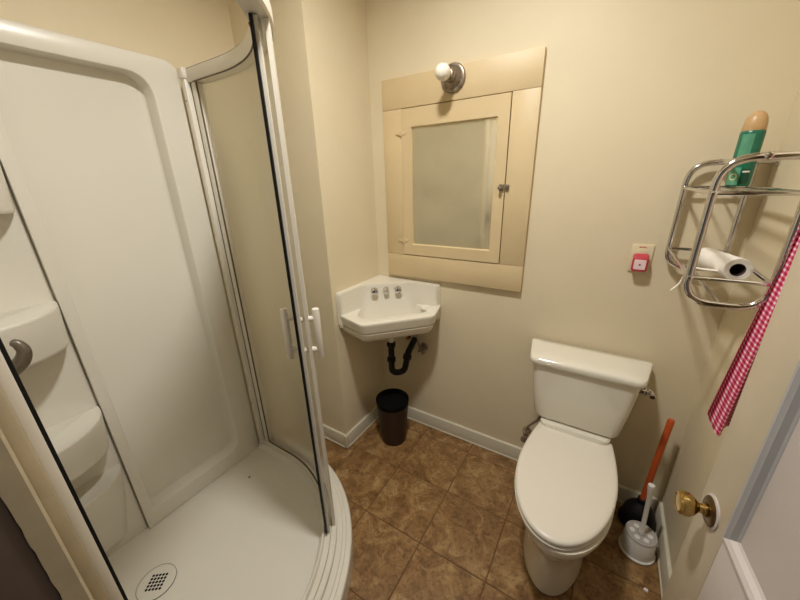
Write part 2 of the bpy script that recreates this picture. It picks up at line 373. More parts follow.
# ------------------------------------------------------------------ shower
CX, CY = -1.30, 0.265                       # centre of the quadrant
X0, Y0 = -1.60, 0.021                       # inner walls of the surround
def outline(R, x0=X0, y0=Y0, n=36):
    pts = [(x0, y0), (x0, CY+R), (CX, CY+R)]
    for k in range(1, n+1):
        a = PI/2*(1-k/n); pts.append((CX+R*math.cos(a), CY+R*math.sin(a)))
    pts.append((CX+R, y0)); return [Vector(p) for p in pts]
def make_tray():
    root = thing('shower_tray', 'white quadrant shower tray with round drain on the floor', 'shower tray', (CX, CY, 0))
    bm = bmesh.new()
    prof = [(0.718, 0.001), (0.722, 0.006), (0.722, 0.092), (0.718, 0.099), (0.708, 0.102), (0.700, 0.103), (0.697, 0.107), (0.684, 0.109), (0.681, 0.113), (0.66, 0.115),
            (0.602, 0.115), (0.594, 0.112), (0.586, 0.098), (0.578, 0.091), (0.56, 0.088)]
    rings = [at_z(outline(r), z) for r, z in prof]
    vr = loft(bm, rings, True, False)
    c = bm.verts.new((-1.297, 0.19, 0.0785))
    # inner slope in two rings so that the fall to the drain is even
    last = vr[-1]; mid = [bm.verts.new((v.co.x*0.45+c.co.x*0.55, v.co.y*0.45+c.co.y*0.55, 0.083)) for v in last]
    n = len(last)
    for i in range(n):
        j = (i+1) % n
        bm.faces.new((last[i], last[j], mid[j], mid[i])); bm.faces.new((mid[i], mid[j], c))
    o = rel(finish(bm, 'basin', 'acryl', None, 25), root)
    d = lat('drain', 'acryl', [(0.066, -0.006), (0.066, 0.0025), (0.060, 0.004), (0.052, 0.003), (0.040, 0.0022), (0, 0.002)], (-1.297, 0.19, 0.081), n=36); rel(d, root); d['label'] = 'round drain cover'
    rel(lat('drain_ring', 'greymark', [(0.0672, -0.004), (0.0672, 0.0036), (0.0662, 0.0038), (0.0655, 0.0036), (0.0655, -0.004)], (-1.297, 0.19, 0.081), n=40), root)
    bm = bmesh.new(); ra = math.radians(38)
    for i in range(-3, 4):
        for j in range(-3, 4):
            x, y = i*0.0125, j*0.0125
            if x*x+y*y > 0.036**2: continue
            X = -1.297 + x*math.cos(ra)-y*math.sin(ra); Y = 0.19 + x*math.sin(ra)+y*math.cos(ra)
            lathe(bm, [(0.0052, 0), (0.0052, 0.0008)], (X, Y, 0.0828), n=8)
    h = finish(bm, 'drain_holes', 'black', None); h['kind'] = 'stuff'; rel(h, root)
    s = lat('screw', 'oldmetal', [(0.006, -0.004), (0.006, 0.0025), (0.003, 0.004), (0, 0.004)], (-1.415, 0.685, 0.0865), n=12); rel(s, root)
    return root
make_tray()

def rr_yz(y0, y1, z0, z1, r, x, k=6):
    return [(x, p[0], p[1]) for p in roundpoly([(y0, z0), (y1, z0), (y1, z1), (y0, z1)], r, k)]
def make_panel():
    bm = bmesh.new()
    ya, yb, za, zb = 0.277, 0.852, 0.0890, 2.016
    oa, ob, oc, od = 0.312, 0.742, 0.175, 1.952
    f = -1.557
    rings = [rr_yz(ya, yb, za, zb, [0.002, 0.002, 0.05, 0.002], -1.628), rr_yz(ya, yb, za, zb, [0.002, 0.002, 0.05, 0.002], f-0.008),
             rr_yz(ya, yb-0.003, za, zb-0.003, [0.002, 0.002, 0.05, 0.002], f-0.003), rr_yz(ya, yb-0.009, za, zb-0.009, [0.002, 0.002, 0.045, 0.002], f),
             rr_yz(oa-0.004, ob+0.005, oc-0.005, od+0.004, [0.03, 0.07, 0.085, 0.03], f), rr_yz(oa-0.001, ob+0.002, oc-0.002, od+0.001, [0.03, 0.07, 0.085, 0.03], f-0.0012),
             rr_yz(oa, ob, oc, od, [0.03, 0.07, 0.085, 0.03], f-0.004),
             rr_yz(oa+0.004, ob-0.010, oc+0.014, od-0.002, [0.03, 0.07, 0.08, 0.03], f-0.052), rr_yz(oa+0.008, ob-0.016, oc+0.024, od-0.005, [0.03, 0.07, 0.08, 0.03], f-0.057)]
    loft(bm, rings)
    o = finish(bm, 'shower_wall_panel', 'acryl', None, 30)
    tag(o, 'tall white moulded shower wall panel with recessed field', 'shower panel')
make_panel()

def make_corner_shelf():
    root = thing('shower_corner_shelf', 'white moulded corner column with stacked rounded shelves in the shower', 'shower shelf', (-1.6, 0.03, 0.089))
    bm = bmesh.new()
    # L-shaped back with a rounded inner corner
    L = roundpoly([(-1.628, 0.002), (-1.26, 0.002), (-1.26, 0.024), (-1.578, 0.024), (-1.578, 0.2755), (-1.628, 0.2755)], [0.001, 0.001, 0.006, 0.05, 0.006, 0.001], 5)
    loft(bm, [at_z(L, 0.0890), at_z(L, 2.01)])
    rel(finish(bm, 'column', 'acryl', None, 30), root)
    def pod(zt, zb, ax, taper, dish=0.006, by=0.25):
        bm = bmesh.new()
        def ring(s, z):
            pts = [(-1.60, 0.016), (-1.60, 0.272)]
            for k in range(15):
                a = PI/2*(1-k/14)
                pts.append((-1.592 + (ax+0.0)*s*math.cos(a)**0.8 if k < 14 else -1.592+ax*s, 0.024 + by*s**0.2*math.sin(a)**0.9 if k > 0 else 0.024+by*s**0.2))
            return [(p[0], p[1], z) for p in pts]
        h = zt-zb
        loft(bm, [ring(taper*0.95, zb), ring(taper*0.985, zb+0.004), ring(taper, zb+0.012), ring((1+taper)/2, zb+h*0.5), ring(0.99, zt-0.010), ring(0.99, zt-0.0035), ring(0.978, zt), ring(0.93, zt-0.001), ring(0.8, zt-dish*0.5)])
        rel(finish(bm, 'shelf', 'acryl', None, 40), root)
    pod(1.64, 1.49, 0.20, 0.86); pod(1.195, 1.05, 0.225, 0.86); pod(0.76, 0.60, 0.215, 0.78); pod(0.475, 0.14, 0.150, 0.30, by=0.245)
    return root
make_corner_shelf()
fp = bx('shower_wall_panel', 'acryl', -1.255, -0.735, 0.001, 0.020, 0.118, 2.01, 0.004)
tag(fp, 'plain white shower panel next to the doorway, seen edge on', 'shower panel')

# shower lever handle
lv = thing('shower_valve', 'grey metal shower lever curling up in front of the corner shelf', 'shower valve', (-1.02, 0.02, 1.19))
rel(lat('escutcheon', 'satin', [(0.06, 0), (0.06, 0.004), (0.05, 0.010), (0.03, 0.016), (0.024, 0.02)], (-1.03, 0.0205, 1.19), (0, 1, 0), None), lv)
rel(rod('lever', 'satin', smooth_path([(-1.03, 0.035, 1.190), (-1.03, 0.06, 1.190), (-1.030, 0.078, 1.195), (-1.025, 0.095, 1.209), (-1.022, 0.103, 1.229), (-1.026, 0.099, 1.246), (-1.032, 0.092, 1.251)], 5),
        [0.019]*6 + [0.0185, 0.018, 0.0175, 0.017, 0.0165, 0.016, 0.0155, 0.015, 0.0145, 0.014, 0.0135, 0.013, 0.0125, 0.012, 0.0115, 0.011, 0.0108, 0.0105, 0.010, 0.0095, 0.009, 0.0085, 0.008, 0.007, 0.005], None, 14), lv)

def arc_path(r, a0, a1, far=0.0, near=0.0, n=None):
    """points along the quadrant from the far straight to the near straight; angles in degrees, 90 = far"""
    pts = []
    if far > 0: pts.append((CX-far, CY+r))
    n = n or max(4, int(abs(a1-a0)/2.5))
    for k in range(n+1):
        a = math.radians(a0+(a1-a0)*k/n); pts.append((CX+r*math.cos(a), CY+r*math.sin(a)))
    if near > 0: pts.append((CX+r, CY-near))
    return pts
def strip(bm, prof, a0, a1, far=0.0, near=0.0, n=None):
    """sweep a closed (radius, z) profile along the quadrant"""
    paths = [arc_path(r, a0, a1, far, near, n) for r, z in prof]
    rings = [[(paths[i][k][0], paths[i][k][1], prof[i][1]) for i in range(len(prof))] for k in range(len(paths[0]))]
    loft(bm, rings)
def rect(r0, r1, z0, z1): return [(r0, z0), (r1, z0), (r1, z1), (r0, z1)]
def strip_obj(name, m, prof, a0, a1, far=0, near=0, parent=None, n=None):
    bm = bmesh.new(); strip(bm, prof, a0, a1, far, near, n); o = finish(bm, name, m, None, 30); rel(o, parent); return o
ZT = 0.116
def make_enclosure():
    root = thing('shower_enclosure', 'white framed curved glass shower enclosure with sliding door pushed open', 'shower enclosure', (CX, CY, ZT))
    FAR = 0.247; NEAR = 0.20
    hd = [(0.598, 1.952), (0.602, 1.944), (0.655, 1.944), (0.660, 1.950), (0.660, 1.985), (0.655, 1.990), (0.640, 1.990), (0.638, 1.984), (0.606, 1.984), (0.604, 1.990), (0.598, 1.988)]
    strip_obj('header_rail', 'alu', hd, 90, 0, FAR, NEAR, root, 40)
    bt = [(0.600, ZT), (0.660, ZT), (0.660, ZT+0.022), (0.655, ZT+0.025), (0.640, ZT+0.025), (0.640, ZT+0.012), (0.636, ZT+0.012), (0.634, ZT+0.020), (0.632, ZT+0.020), (0.630, ZT+0.010), (0.611, ZT+0.010), (0.606, ZT+0.024), (0.600, ZT+0.024)]
    strip_obj('bottom_track', 'alu', bt, 90, 0, FAR, NEAR, root, 40)
    # jamb on the far wall side: wall channel and frame stile
    y = CY
    rel(bx('wall_channel', 'alu', -1.556, -1.526, 0.853, 0.930, ZT, 1.992, 0.004), root)
    rel(bx('stile', 'alu', -1.522, -1.490, 0.872, 0.912, ZT+0.02, 1.944, 0.005), root)
    bm = bmesh.new(); box(bm, -1.554, -1.520, 0.846, 0.872, 1.955, 1.994, 0.006); rel(finish(bm, 'corner_cap', 'alu', None), root)
    for zz in (1.88, 0.40):
        rel(lat('screw', 'oldmetal', [(0.004, 0), (0.0035, 0.002), (0, 0.0025)], (-1.541, 0.853, zz), (0, -1, 0), None, 10), root)
    # near side jamb beside the doorway
    rel(bx('wall_channel', 'casing', -0.728, -0.668, 0.0165, 0.034, ZT, 1.992, 0.002), root)
    rel(bx('stile', 'alu', -0.712, -0.676, 0.034, 0.0487, ZT+0.02, 1.944, 0.002), root)
    g = rel(bx('seal', 'black', -0.704, -0.684, 0.0487, 0.0545, ZT+0.02, 1.944, 0.002), root)
    # thin dark gaskets round the fixed pane
    strip_obj('gasket', 'gasket', rect(0.5995, 0.6035, 1.9400, 1.9437), 90, 44, 0.19, 0, root, 24)
    strip_obj('gasket', 'gasket', rect(0.6010, 0.6040, 1.9885, 1.9915), 90, 44, FAR, 0, root, 24)
    strip_obj('gasket', 'gasket', rect(0.6100, 0.6125, ZT+0.0105, ZT+0.0265), 90, 40, 0.19, 0, root, 30)
    rel(bx('gasket', 'gasket', -1.4898, -1.4865, 0.874, 0.880, ZT+0.026, 1.943, 0), root)
    rel(bx('gasket', 'gasket', -1.5258, -1.5222, 0.8725, 0.880, ZT+0.026, 1.943, 0), root)
    # fixed curved pane with its end stile
    p = rect(0.645, 0.649, ZT+0.026, 1.943)
    strip_obj('pane', 'glass', p, 90, 43.6, 0.188, 0, root, 24)
    strip_obj('stile', 'alu', rect(0.643, 0.6545, ZT+0.026, 1.943), 43.5, 41.2, 0, 0, root, 4)
    return root
ENC = make_enclosure()
def make_shower_door(root):
    A0 = 39.2
    z0, z1 = ZT+0.028, 1.940
    door = strip_obj('sliding_door', 'glass', rect(0.6185, 0.6225, z0+0.01, z1-0.01), 90, A0+1.6, 0.16, 0, root, 24)
    door['label'] = 'sliding curved glass door pushed open, with black edge seal'
    strip_obj('stile', 'alu', rect(0.6215, 0.6310, z0, z1), A0+1.6, A0, 0, 0, door, 3)
    strip_obj('seal', 'black', rect(0.6140, 0.6222, z0, z1), A0+0.3, A0-0.9, 0, 0, door, 3)
    strip_obj('roller_bracket', 'alugrey', [(0.6145, 1.895), (0.628, 1.895), (0.632, 1.92), (0.632, 1.9425), (0.6145, 1.9425)], A0+5.0, A0+0.3, 0, 0, door, 4)
    # back to back handles
    ah = math.radians(A0+3.4); u = Vector((math.cos(ah), math.sin(ah), 0)); c = Vector((CX, CY, 0))
    for s, zz in ((1, 1.058), (-1, 1.068)):
        r_bar = 0.6215 + (0.058 if s > 0 else -0.044)
        bm = bmesh.new(); lathe(bm, [(0.0115, -0.093), (0.0125, -0.090), (0.0125, 0.090), (0.0115, 0.093)], c+u*r_bar+Vector((0, 0, zz)), n=16)
        for dz in (-0.058, 0.058):
            a_ = c+u*(0.6205+s*0.0005)+Vector((0, 0, zz+dz)); b_ = c+u*r_bar+Vector((0, 0, zz+dz))
            tube(bm, [a_, b_], 0.0100, 12)
        h = rel(finish(bm, 'handle', 'alu', None), door); h['label'] = 'white tube handle'
make_shower_door(ENC)

# ------------------------------------------------------------------ medicine cabinet in the wall
def make_cabinet():
    root = thing('medicine_cabinet', 'cream painted built in mirror cabinet with wide board casing', 'cabinet', (-0.695, YB, 1.028))
    yf = 1.586
    def bd(n, x0, x1, z0, z1, y0=yf, y1=YB-0.001, m='cab', bev=0.002): return rel(bx(n, m, x0, x1, y0, y1, z0, z1, bev), root)
    bd('top_board', -1.078, -0.313, 1.8865, 2.021); bd('bottom_board', -1.078, -0.313, 1.026, 1.1535)
    bd('side_board', -1.078, -0.9665, 1.1545, 1.8855); bd('side_board', -0.4245, -0.313, 1.1545, 1.8855)
    bd('back', -0.9665, -0.4245, 1.1545, 1.8855, 1.602, YB-0.001, 'cabdark', 0)
    # door: four rails round the mirror
    dx0, dx1, dz0, dz1 = -0.9650, -0.4275, 1.157, 1.8825
    ox0, ox1, oz0, oz1 = -0.909, -0.480, 1.218, 1.797
    bm = bmesh.new()
    def ring(x0, x1, z0, z1, y): return [(x0, y, z0), (x1, y, z0), (x1, y, z1), (x0, y, z1)]
    loft(bm, [ring(dx0, dx1, dz0, dz1, 1.600), ring(dx0, dx1, dz0, dz1, yf-0.002), ring(dx0+0.002, dx1-0.002, dz0+0.002, dz1-0.002, yf-0.004),
              ring(ox0-0.003, ox1+0.003, oz0-0.003, oz1+0.003, yf-0.004), ring(ox0, ox1, oz0, oz1, yf-0.001), ring(ox0+0.001, ox1-0.001, oz0+0.001, oz1-0.001, 1.5985)], True, False)
    dr = rel(finish(bm, 'door', 'cab', None, 30), root)
    bm = bmesh.new(); box(bm, ox0+0.0005, ox1-0.0005, 1.5945, 1.599, oz0+0.0005, oz1-0.0005)
    mi = finish(bm, 'mirror', 'mirror', None); rel(mi, dr); mi['label'] = 'dim old mirror glass'
    for zz in (1.775, 1.235):          # painted-over butterfly hinges
        bm = bmesh.new()
        for s in (-1, 1):
            loft(bm, [[(-0.966+s*0.004, yf-0.0045, zz-0.011), (-0.966+s*0.030, yf-0.0045, zz-0.004), (-0.966+s*0.034, yf-0.0045, zz+0.006), (-0.966+s*0.018, yf-0.0045, zz+0.008), (-0.966+s*0.004, yf-0.0045, zz+0.012)],
                      [(-0.966+s*0.004, yf-0.0075, zz-0.010), (-0.966+s*0.028, yf-0.0065, zz-0.003), (-0.966+s*0.032, yf-0.0065, zz+0.005), (-0.966+s*0.018, yf-0.0065, zz+0.007), (-0.966+s*0.004, yf-0.0075, zz+0.011)]])
        lathe(bm, [(0.004, -0.014), (0.004, 0.014)], (-0.966, yf-0.006, zz), n=10)
        rel(finish(bm, 'hinge', 'cab', None, 30), root)
    # latch
    la = rel(bx('latch', 'oldmetal', -0.450, -0.429, yf-0.014, yf-0.0045, 1.495, 1.524, 0.003), root)
    k = lat('latch_knob', 'oldmetal', [(0.004, 0), (0.004, 0.010), (0.008, 0.014), (0.008, 0.019), (0.0, 0.021)], (-0.443, yf-0.013, 1.508), (0, -1, 0), None, 14); rel(k, la)
    rel(bx('latch_keeper', 'oldmetal', -0.423, -0.407, yf-0.011, yf-0.0005, 1.499, 1.522, 0.003), root)
    return root
make_cabinet()

# wall lamp on the cabinet's top board
wl = thing('wall_lamp', 'tarnished round wall lamp with bare white bulb above the mirror', 'lamp', (-0.690, 1.586, 1.972))
c0 = (-0.690, 1.5855, 1.972)
rel(lat('canopy', 'oldmetal', [(0.058, 0), (0.059, 0.005), (0.055, 0.012), (0.048, 0.015), (0.043, 0.014), (0.038, 0.020), (0.030, 0.030), (0.027, 0.034)], c0, (0, -1, 0), None, 36), wl)
rel(lat('socket', 'oldmetal', [(0.028, 0.03), (0.028, 0.048), (0.0245, 0.052), (0.0245, 0.066), (0.019, 0.069)], c0, (0, -1, 0), None, 28), wl)
rel(lat('bulb', 'bulb', [(0.015, 0.062), (0.017, 0.072), (0.024, 0.083), (0.0300, 0.097), (0.0325, 0.112), (0.0300, 0.126), (0.023, 0.137), (0.012, 0.144), (0.0, 0.146)], c0, (0, -1, 0), None, 32), wl)

# ------------------------------------------------------------------ corner sink
def S(a, b): return (XS+a, YB-b)
def make_sink():
    root = thing('corner_sink', 'white porcelain corner sink hung below the mirror cabinet', 'sink', (*S(0.001, 0.001), 0.74))
    P = [S(0.001, 0.10), S(0.001, 0.395), S(0.205, 0.452), S(0.468, 0.165), S(0.428, 0.001), S(0.10, 0.001)]
    Q = [S(0.036, 0.212), S(0.085, 0.335), S(0.165, 0.378), S(0.402, 0.118), S(0.350, 0.070), S(0.238, 0.036)]
    rp = [0.002, 0.01, 0.03, 0.03, 0.01, 0.002]; rq = [0.03, 0.03, 0.04, 0.04, 0.03, 0.03]
    Po = roundpoly(P, rp); Qo = roundpoly(Q, rq)
    cw = Vector(S(0.14, 0.14))
    wc = Vector(S(0.0012, 0.0012))
    def sh(poly, s): # shrink toward the wall corner, so the back stays on the walls
        return [wc + (Vector(p)-wc)*s for p in poly]
    bm = bmesh.new()
    rings = [at_z([cw+(Vector(p)-cw)*0.30 for p in Po], 0.742), at_z(sh(Po, 0.86), 0.752), at_z(sh(Po, 0.925), 0.768), at_z(sh(Po, 0.955), 0.790), at_z(sh(Po, 0.970), 0.812), at_z(sh(Po, 0.945), 0.8145), at_z(sh(Po, 0.945), 0.8225), at_z(sh(Po, 0.975), 0.8240),
             at_z(sh(Po, 0.985), 0.845), at_z(sh(Po, 0.998), 0.866), at_z(Po, 0.872), at_z(sh(Po, 0.995), 0.878)]
    mixp = lambda t: [Vector(a)*(1-t)+Vector(b)*t for a, b in zip(Po, Qo)]
    rings += [at_z(mixp(0.12), 0.880), at_z(mixp(0.85), 0.876), at_z(mixp(0.97), 0.873), at_z(mixp(1.0), 0.868)]
    cq = Vector(S(0.215, 0.205))
    for s, z in ((0.97, 0.845), (0.90, 0.81), (0.78, 0.785), (0.55, 0.772), (0.2, 0.767)):
        rings.append(at_z([cq+(Vector(p)-cq)*s for p in Qo], z))
    loft(bm, rings)
    rel(finish(bm, 'basin', 'porc', None, 32), root)
    # raised back along both walls, with the chamfered panel for the taps
    B = [S(0.001, 0.001), S(0.001, 0.402), S(0.034, 0.398), S(0.045, 0.215), S(0.240, 0.045), S(0.415, 0.036), S(0.425, 0.001)]
    Bo = roundpoly(B, [0.001, 0.004, 0.012, 0.03, 0.03, 0.012, 0.004])
    bm = bmesh.new()
    arm = lambda p: (p[0]-XS < 0.03 or YB-p[1] < 0.03 or p[0]-XS > 0.36 or YB-p[1] > 0.34)
    rings = [[(*p, 0.82) if arm(p) else (*(wc+(Vector(p)-wc)*1.36), 0.776) for p in Bo], at_z(Bo, 0.940), at_z(Bo, 0.985), at_z(sh(Bo, 0.995), 0.996), at_z(sh(Bo, 0.985), 1.002)]
    loft(bm, rings); rel(finish(bm, 'backsplash', 'porc', None, 40), root)
    # side brackets closing the apron against the walls
    rel(bx('wall_flange', 'porc', XS+0.001, XS+0.03, YB-0.398, YB-0.30, 0.80, 0.885, 0.008), root)
    rel(bx('wall_flange', 'porc', XS+0.33, XS+0.424, YB-0.03, YB-0.001, 0.79, 0.885, 0.008), root)
    # taps
    nrm = Vector((1, -1, 0)).normalized(); tng = Vector((0.195, 0.17, 0)).normalized(); nrm = Vector((tng.y, -tng.x, 0))
    mid = Vector((*S(0.141, 0.131), 0.962))
    for k, d in enumerate((-0.068, 0.0, 0.068)):
        c = mid + tng*d
        if k == 1:
            t = rel(lat('spout', 'chrome', [(0.017, -0.01), (0.018, 0.006), (0.015, 0.012), (0.013, 0.03), (0.014, 0.034), (0.010, 0.036), (0, 0.033)], c+Vector((0, 0, 0.004)), nrm+Vector((0, 0, -0.25)), None, 20), root)
        else:
            t = rel(lat('tap_handle', 'chrome', [(0.020, -0.012), (0.021, 0.002), (0.012, 0.008), (0.011, 0.018), (0.019, 0.022), (0.020, 0.032), (0.016, 0.037), (0.007, 0.039), (0, 0.039)], c, nrm, None, 10), root)
    # moulded soap rest and basin drain
    sd = Vector((*S(0.372, 0.072), 0.876))
    rel(lat('soap_rest', 'porc', [(0.034, -0.006), (0.034, 0.001), (0.029, 0.005), (0.022, 0.002), (0, 0.0005)], sd, (0, 0, 1), None, 28), root)
    rel(lat('drain', 'chrome', [(0.022, -0.006), (0.022, 0.002), (0.016, 0.003), (0.010, 0.0), (0, 0.0)], (*S(0.215, 0.205), 0.767), (0, 0, 1), None, 20), root)
    return root
make_sink()
def make_trap():
    root = thing('drain_trap', 'black plastic drain trap below the corner sink', 'pipe', (-0.965, 1.42, 0.45))
    rel(rod('tailpiece', 'whitepl', [(-0.968, 1.42, 0.740), (-0.968, 1.42, 0.655)], 0.0155, None, 16), root)
    rel(rod('trap_bend', 'trapblack', fillet_path([(-0.968, 1.42, 0.672), (-0.972, 1.42, 0.462), (-0.905, 1.455, 0.470), (-0.884, 1.47, 0.600)], 0.045, 8), 0.0185, None, 16), root)
    rel(rod('trap_arm', 'trapblack', fillet_path([(-0.886, 1.468, 0.585), (-0.880, 1.472, 0.610), (-0.920, 1.608, 0.614)], 0.02, 6), 0.019, None, 16), root)
    for c, ax in (((-0.968, 1.42, 0.655), (0, 0, 1)), ((-0.9705, 1.42, 0.555), (0, 0, 1)), ((-0.889, 1.466, 0.572), (0.15, 0.1, 1))):
        rel(lat('slip_nut', 'trapblack', [(0.022, -0.013), (0.026, -0.011), (0.026, 0.011), (0.022, 0.013)], c, ax, None, 10), root)
    return root
make_trap()
sv = thing('supply_valve', 'small tarnished shut off valve on the wall right of the drain trap', 'valve', (-0.852, YB, 0.58), )
rel(lat('escutcheon', 'oldmetal', [(0.026, 0), (0.024, 0.006), (0.012, 0.010)], (-0.852, YB-0.0005, 0.582), (0, -1, 0), None, 20), sv)
rel(rod('stub', 'oldmetal', [(-0.852, YB-0.005, 0.582), (-0.852, YB-0.065, 0.582)], 0.0095, None), sv)
rel(lat('valve_handle', 'oldmetal', [(0.016, 0), (0.019, 0.003), (0.019, 0.010), (0.014, 0.014)], (-0.832, YB-0.05, 0.578), (1, -0.3, 0), None, 8), sv)
rel(rod('hose', 'oldmetal', smooth_path([(-0.852, YB-0.055, 0.585), (-0.860, YB-0.055, 0.63), (-0.872, YB-0.06, 0.68), (-0.890, YB-0.075, 0.748)], 5), 0.0055, None, 10), sv)
rel(rod('copper_stub', 'copper', [(-0.955, YB-0.001, 0.625), (-0.955, YB-0.03, 0.625)], 0.01, None), sv)

# ------------------------------------------------------------------ waste bin
wb = thing('waste_bin', 'dark brown round waste bin on the floor under the sink', 'bin', (-0.957, 1.392, 0))
lat('body', 'bin', [(0.070, 0.001), (0.076, 0.004), (0.077, 0.012), (0.099, 0.296), (0.101, 0.300), (0.097, 0.301), (0.0945, 0.296), (0.073, 0.010), (0.0, 0.010)], parent=wb, n=40)
lat('liner', 'bindark', [(0.0975, 0.270), (0.1015, 0.302), (0.0985, 0.3045), (0.093, 0.296), (0.074, 0.02), (0.0, 0.02)], parent=wb, n=40)

# ------------------------------------------------------------------ toilet
TX = 0.012
def egg(cx, yf, yb, hw, z, n=48, back=0.72, wy=0.52):
    """egg outline: long round front, squarer back with width back*hw"""
    pts = []; ym = yf+(yb-yf)*wy
    for k in range(n):
        t = 2*PI*k/n; s, c = math.sin(t), math.cos(t)
        if c >= 0:      # front half
            x = hw*s; y = ym-(ym-yf)*c**1.0
        else:
            e = 0.42
            q = abs(c)
            y = ym+(yb-ym)*min(1.0, (q**0.62))
            x = hw*math.copysign(abs(s)**e, s)*(1-(1-back)*q**1.6)
        pts.append((cx+x, y, z))
    return pts
def make_toilet():
    root = thing('toilet', 'white two piece toilet with closed lid against the back wall', 'toilet', (TX, 1.25, 0))
    bm = bmesh.new()
    rings = [egg(TX, 0.985, 1.50, 0.118, 0.001), egg(TX, 0.978, 1.505, 0.124, 0.008), egg(TX, 0.980, 1.50, 0.121, 0.05), egg(TX, 0.985, 1.49, 0.114, 0.13), egg(TX, 0.975, 1.48, 0.115, 0.20),
             egg(TX, 0.945, 1.48, 0.130, 0.26), egg(TX, 0.905, 1.48, 0.152, 0.315), egg(TX, 0.880, 1.48, 0.168, 0.36), egg(TX, 0.872, 1.48, 0.174, 0.385), egg(TX, 0.874, 1.478, 0.173, 0.396), egg(TX, 0.885, 1.47, 0.165, 0.400)]
    loft(bm, rings); rel(finish(bm, 'bowl', 'porc', None, 35), root)
    bm = bmesh.new()
    D = roundpoly([(TX-0.14, 1.385), (TX+0.14, 1.385), (TX+0.15, 1.575), (TX-0.15, 1.575)], 0.04)
    loft(bm, [at_z(scaled(D, 0.8), 0.22), at_z(scaled(D, 0.95), 0.36), at_z(D, 0.42), at_z(D, 0.478), at_z(scaled(D, 0.96), 0.484)]); rel(finish(bm, 'tank_shelf', 'porc', None, 35), root)
    # seat and lid follow a slight tilt, rising to the back
    def tilt(r, dz=0.0):
        return [(p[0], p[1], p[2]+dz+(p[1]-0.87)*0.05) for p in r]
    def lidring(ins, z):
        # long round front, sides drawn in towards a straight back edge
        pr = []
        yf, ym, yb_ = 0.873+ins, 1.19, 1.424-ins
        for k in range(19):
            t = PI/2*k/18; pr.append(((0.177-ins)*math.sin(t), ym-(ym-yf)*math.cos(t)))
        for k in range(1, 9):
            y = ym+(yb_-0.014-ym)*k/8; pr.append(((0.177-0.030*((y-ym)/0.23)**1.7)-ins, y))
        hw = pr[-1][0]
        for k in range(1, 5):
            t = PI/2*k/4; pr.append((hw-0.012*(1-math.cos(t)), yb_-0.014+0.014*math.sin(t)))
        pts = [(x, y) for x, y in pr] + [(-x, y) for x, y in pr[:0:-1]]
        return [(0.009+x+(y-1.19)*0.03, y, z+(y-0.87)*0.05) for x, y in pts]
    bm = bmesh.new()
    loft(bm, [lidring(0.008, 0.401), lidring(0.001, 0.404), lidring(-0.001, 0.410), lidring(0.004, 0.4155)]); rel(finish(bm, 'seat', 'seat', None, 40), root)
    bm = bmesh.new()
    loft(bm, [lidring(0.006, 0.4175), lidring(0.001, 0.4195), lidring(0.0, 0.428), lidring(0.003, 0.4335), lidring(0.010, 0.4365), lidring(0.03, 0.4375), lidring(0.09, 0.438)]); ld_ = rel(finish(bm, 'seat_lid', 'seat', None, 40), root)
    # small wordmark printed at the hinge end of the lid
    cu = bpy.data.curves.new('wordmark', 'FONT'); cu.body = 'TOTO'; cu.size = 0.017; cu.align_x = 'CENTER'; cu.align_y = 'CENTER'; cu.extrude = 0.0003
    to = bpy.data.objects.new('wordmark_source', cu); COL.objects.link(to); bpy.context.view_layer.update()
    me = bpy.data.meshes.new_from_object(to.evaluated_get(bpy.context.evaluated_depsgraph_get())); bpy.data.objects.remove(to)
    me.materials.clear(); me.materials.append(M['greymark'])
    wm = bpy.data.objects.new('wordmark', me); COL.objects.link(wm); wm.location = (0.013, 1.392, 0.4640); wm.rotation_euler = (math.radians(2.86), 0, 0); wm.parent = root
    bpy.context.view_layer.update(); wm.matrix_parent_inverse = root.matrix_world.inverted()
    # tank
    bm = bmesh.new()
    def tk(hf, hb, yf, yb, z, r=0.035): return at_z(roundpoly([(0.008-hf-0.003, yf), (0.008+hf+0.003, yf), (0.008+hb+0.006, yb), (0.008-hb-0.004, yb)], [r, r, 0.02, 0.02], 6), z)
    loft(bm, [tk(0.150, 0.165, 1.425, 1.57, 0.487), tk(0.160, 0.178, 1.410, 1.575, 0.494), tk(0.166, 0.186, 1.405, 1.578, 0.510), tk(0.182, 0.205, 1.403, 1.582, 0.62), tk(0.198, 0.222, 1.402, 1.588, 0.766)])
    rel(finish(bm, 'tank', 'porc', None, 32), root)
    bm = bmesh.new()
    loft(bm, [tk(0.196, 0.222, 1.402, 1.588, 0.7675), tk(0.207, 0.236, 1.391, 1.590, 0.770), tk(0.210, 0.240, 1.388, 1.592, 0.776), tk(0.210, 0.240, 1.388, 1.592, 0.790), tk(0.207, 0.238, 1.392, 1.590, 0.798), tk(0.198, 0.230, 1.402, 1.584, 0.8025), tk(0.12, 0.15, 1.45, 1.55, 0.805)])
    rel(finish(bm, 'tank_lid', 'porc', None, 40), root)
    # side flush lever
    lv = rel(lat('flush_lever', 'chrome', [(0.014, -0.03), (0.014, 0.004), (0.019, 0.006), (0.019, 0.012), (0.010, 0.015), (0.009, 0.024)], (TX+0.206, 1.438, 0.738), (1, 0.05, 0), None, 20), root)
    a = rod('lever_arm', 'chrome', smooth_path([(TX+0.224, 1.447, 0.742), (TX+0.233, 1.437, 0.741), (TX+0.236, 1.422, 0.739), (TX+0.236, 1.408, 0.738)], 4), [0.009]*6+[0.0105]*6+[0.009], None, 12); rel(a, lv)
    for s in (-1, 1):
        rel(lat('hinge', 'seat', [(0.016, 0), (0.016, 0.022), (0.012, 0.026), (0, 0.0265)], (TX+s*0.075, 1.418, 0.40), (0, 0, 1), None, 16), root)
    return root
make_toilet()
tv = thing('water_valve', 'small chrome and brass water valve on the wall left of the toilet', 'valve', (-0.205, YB, 0.225))
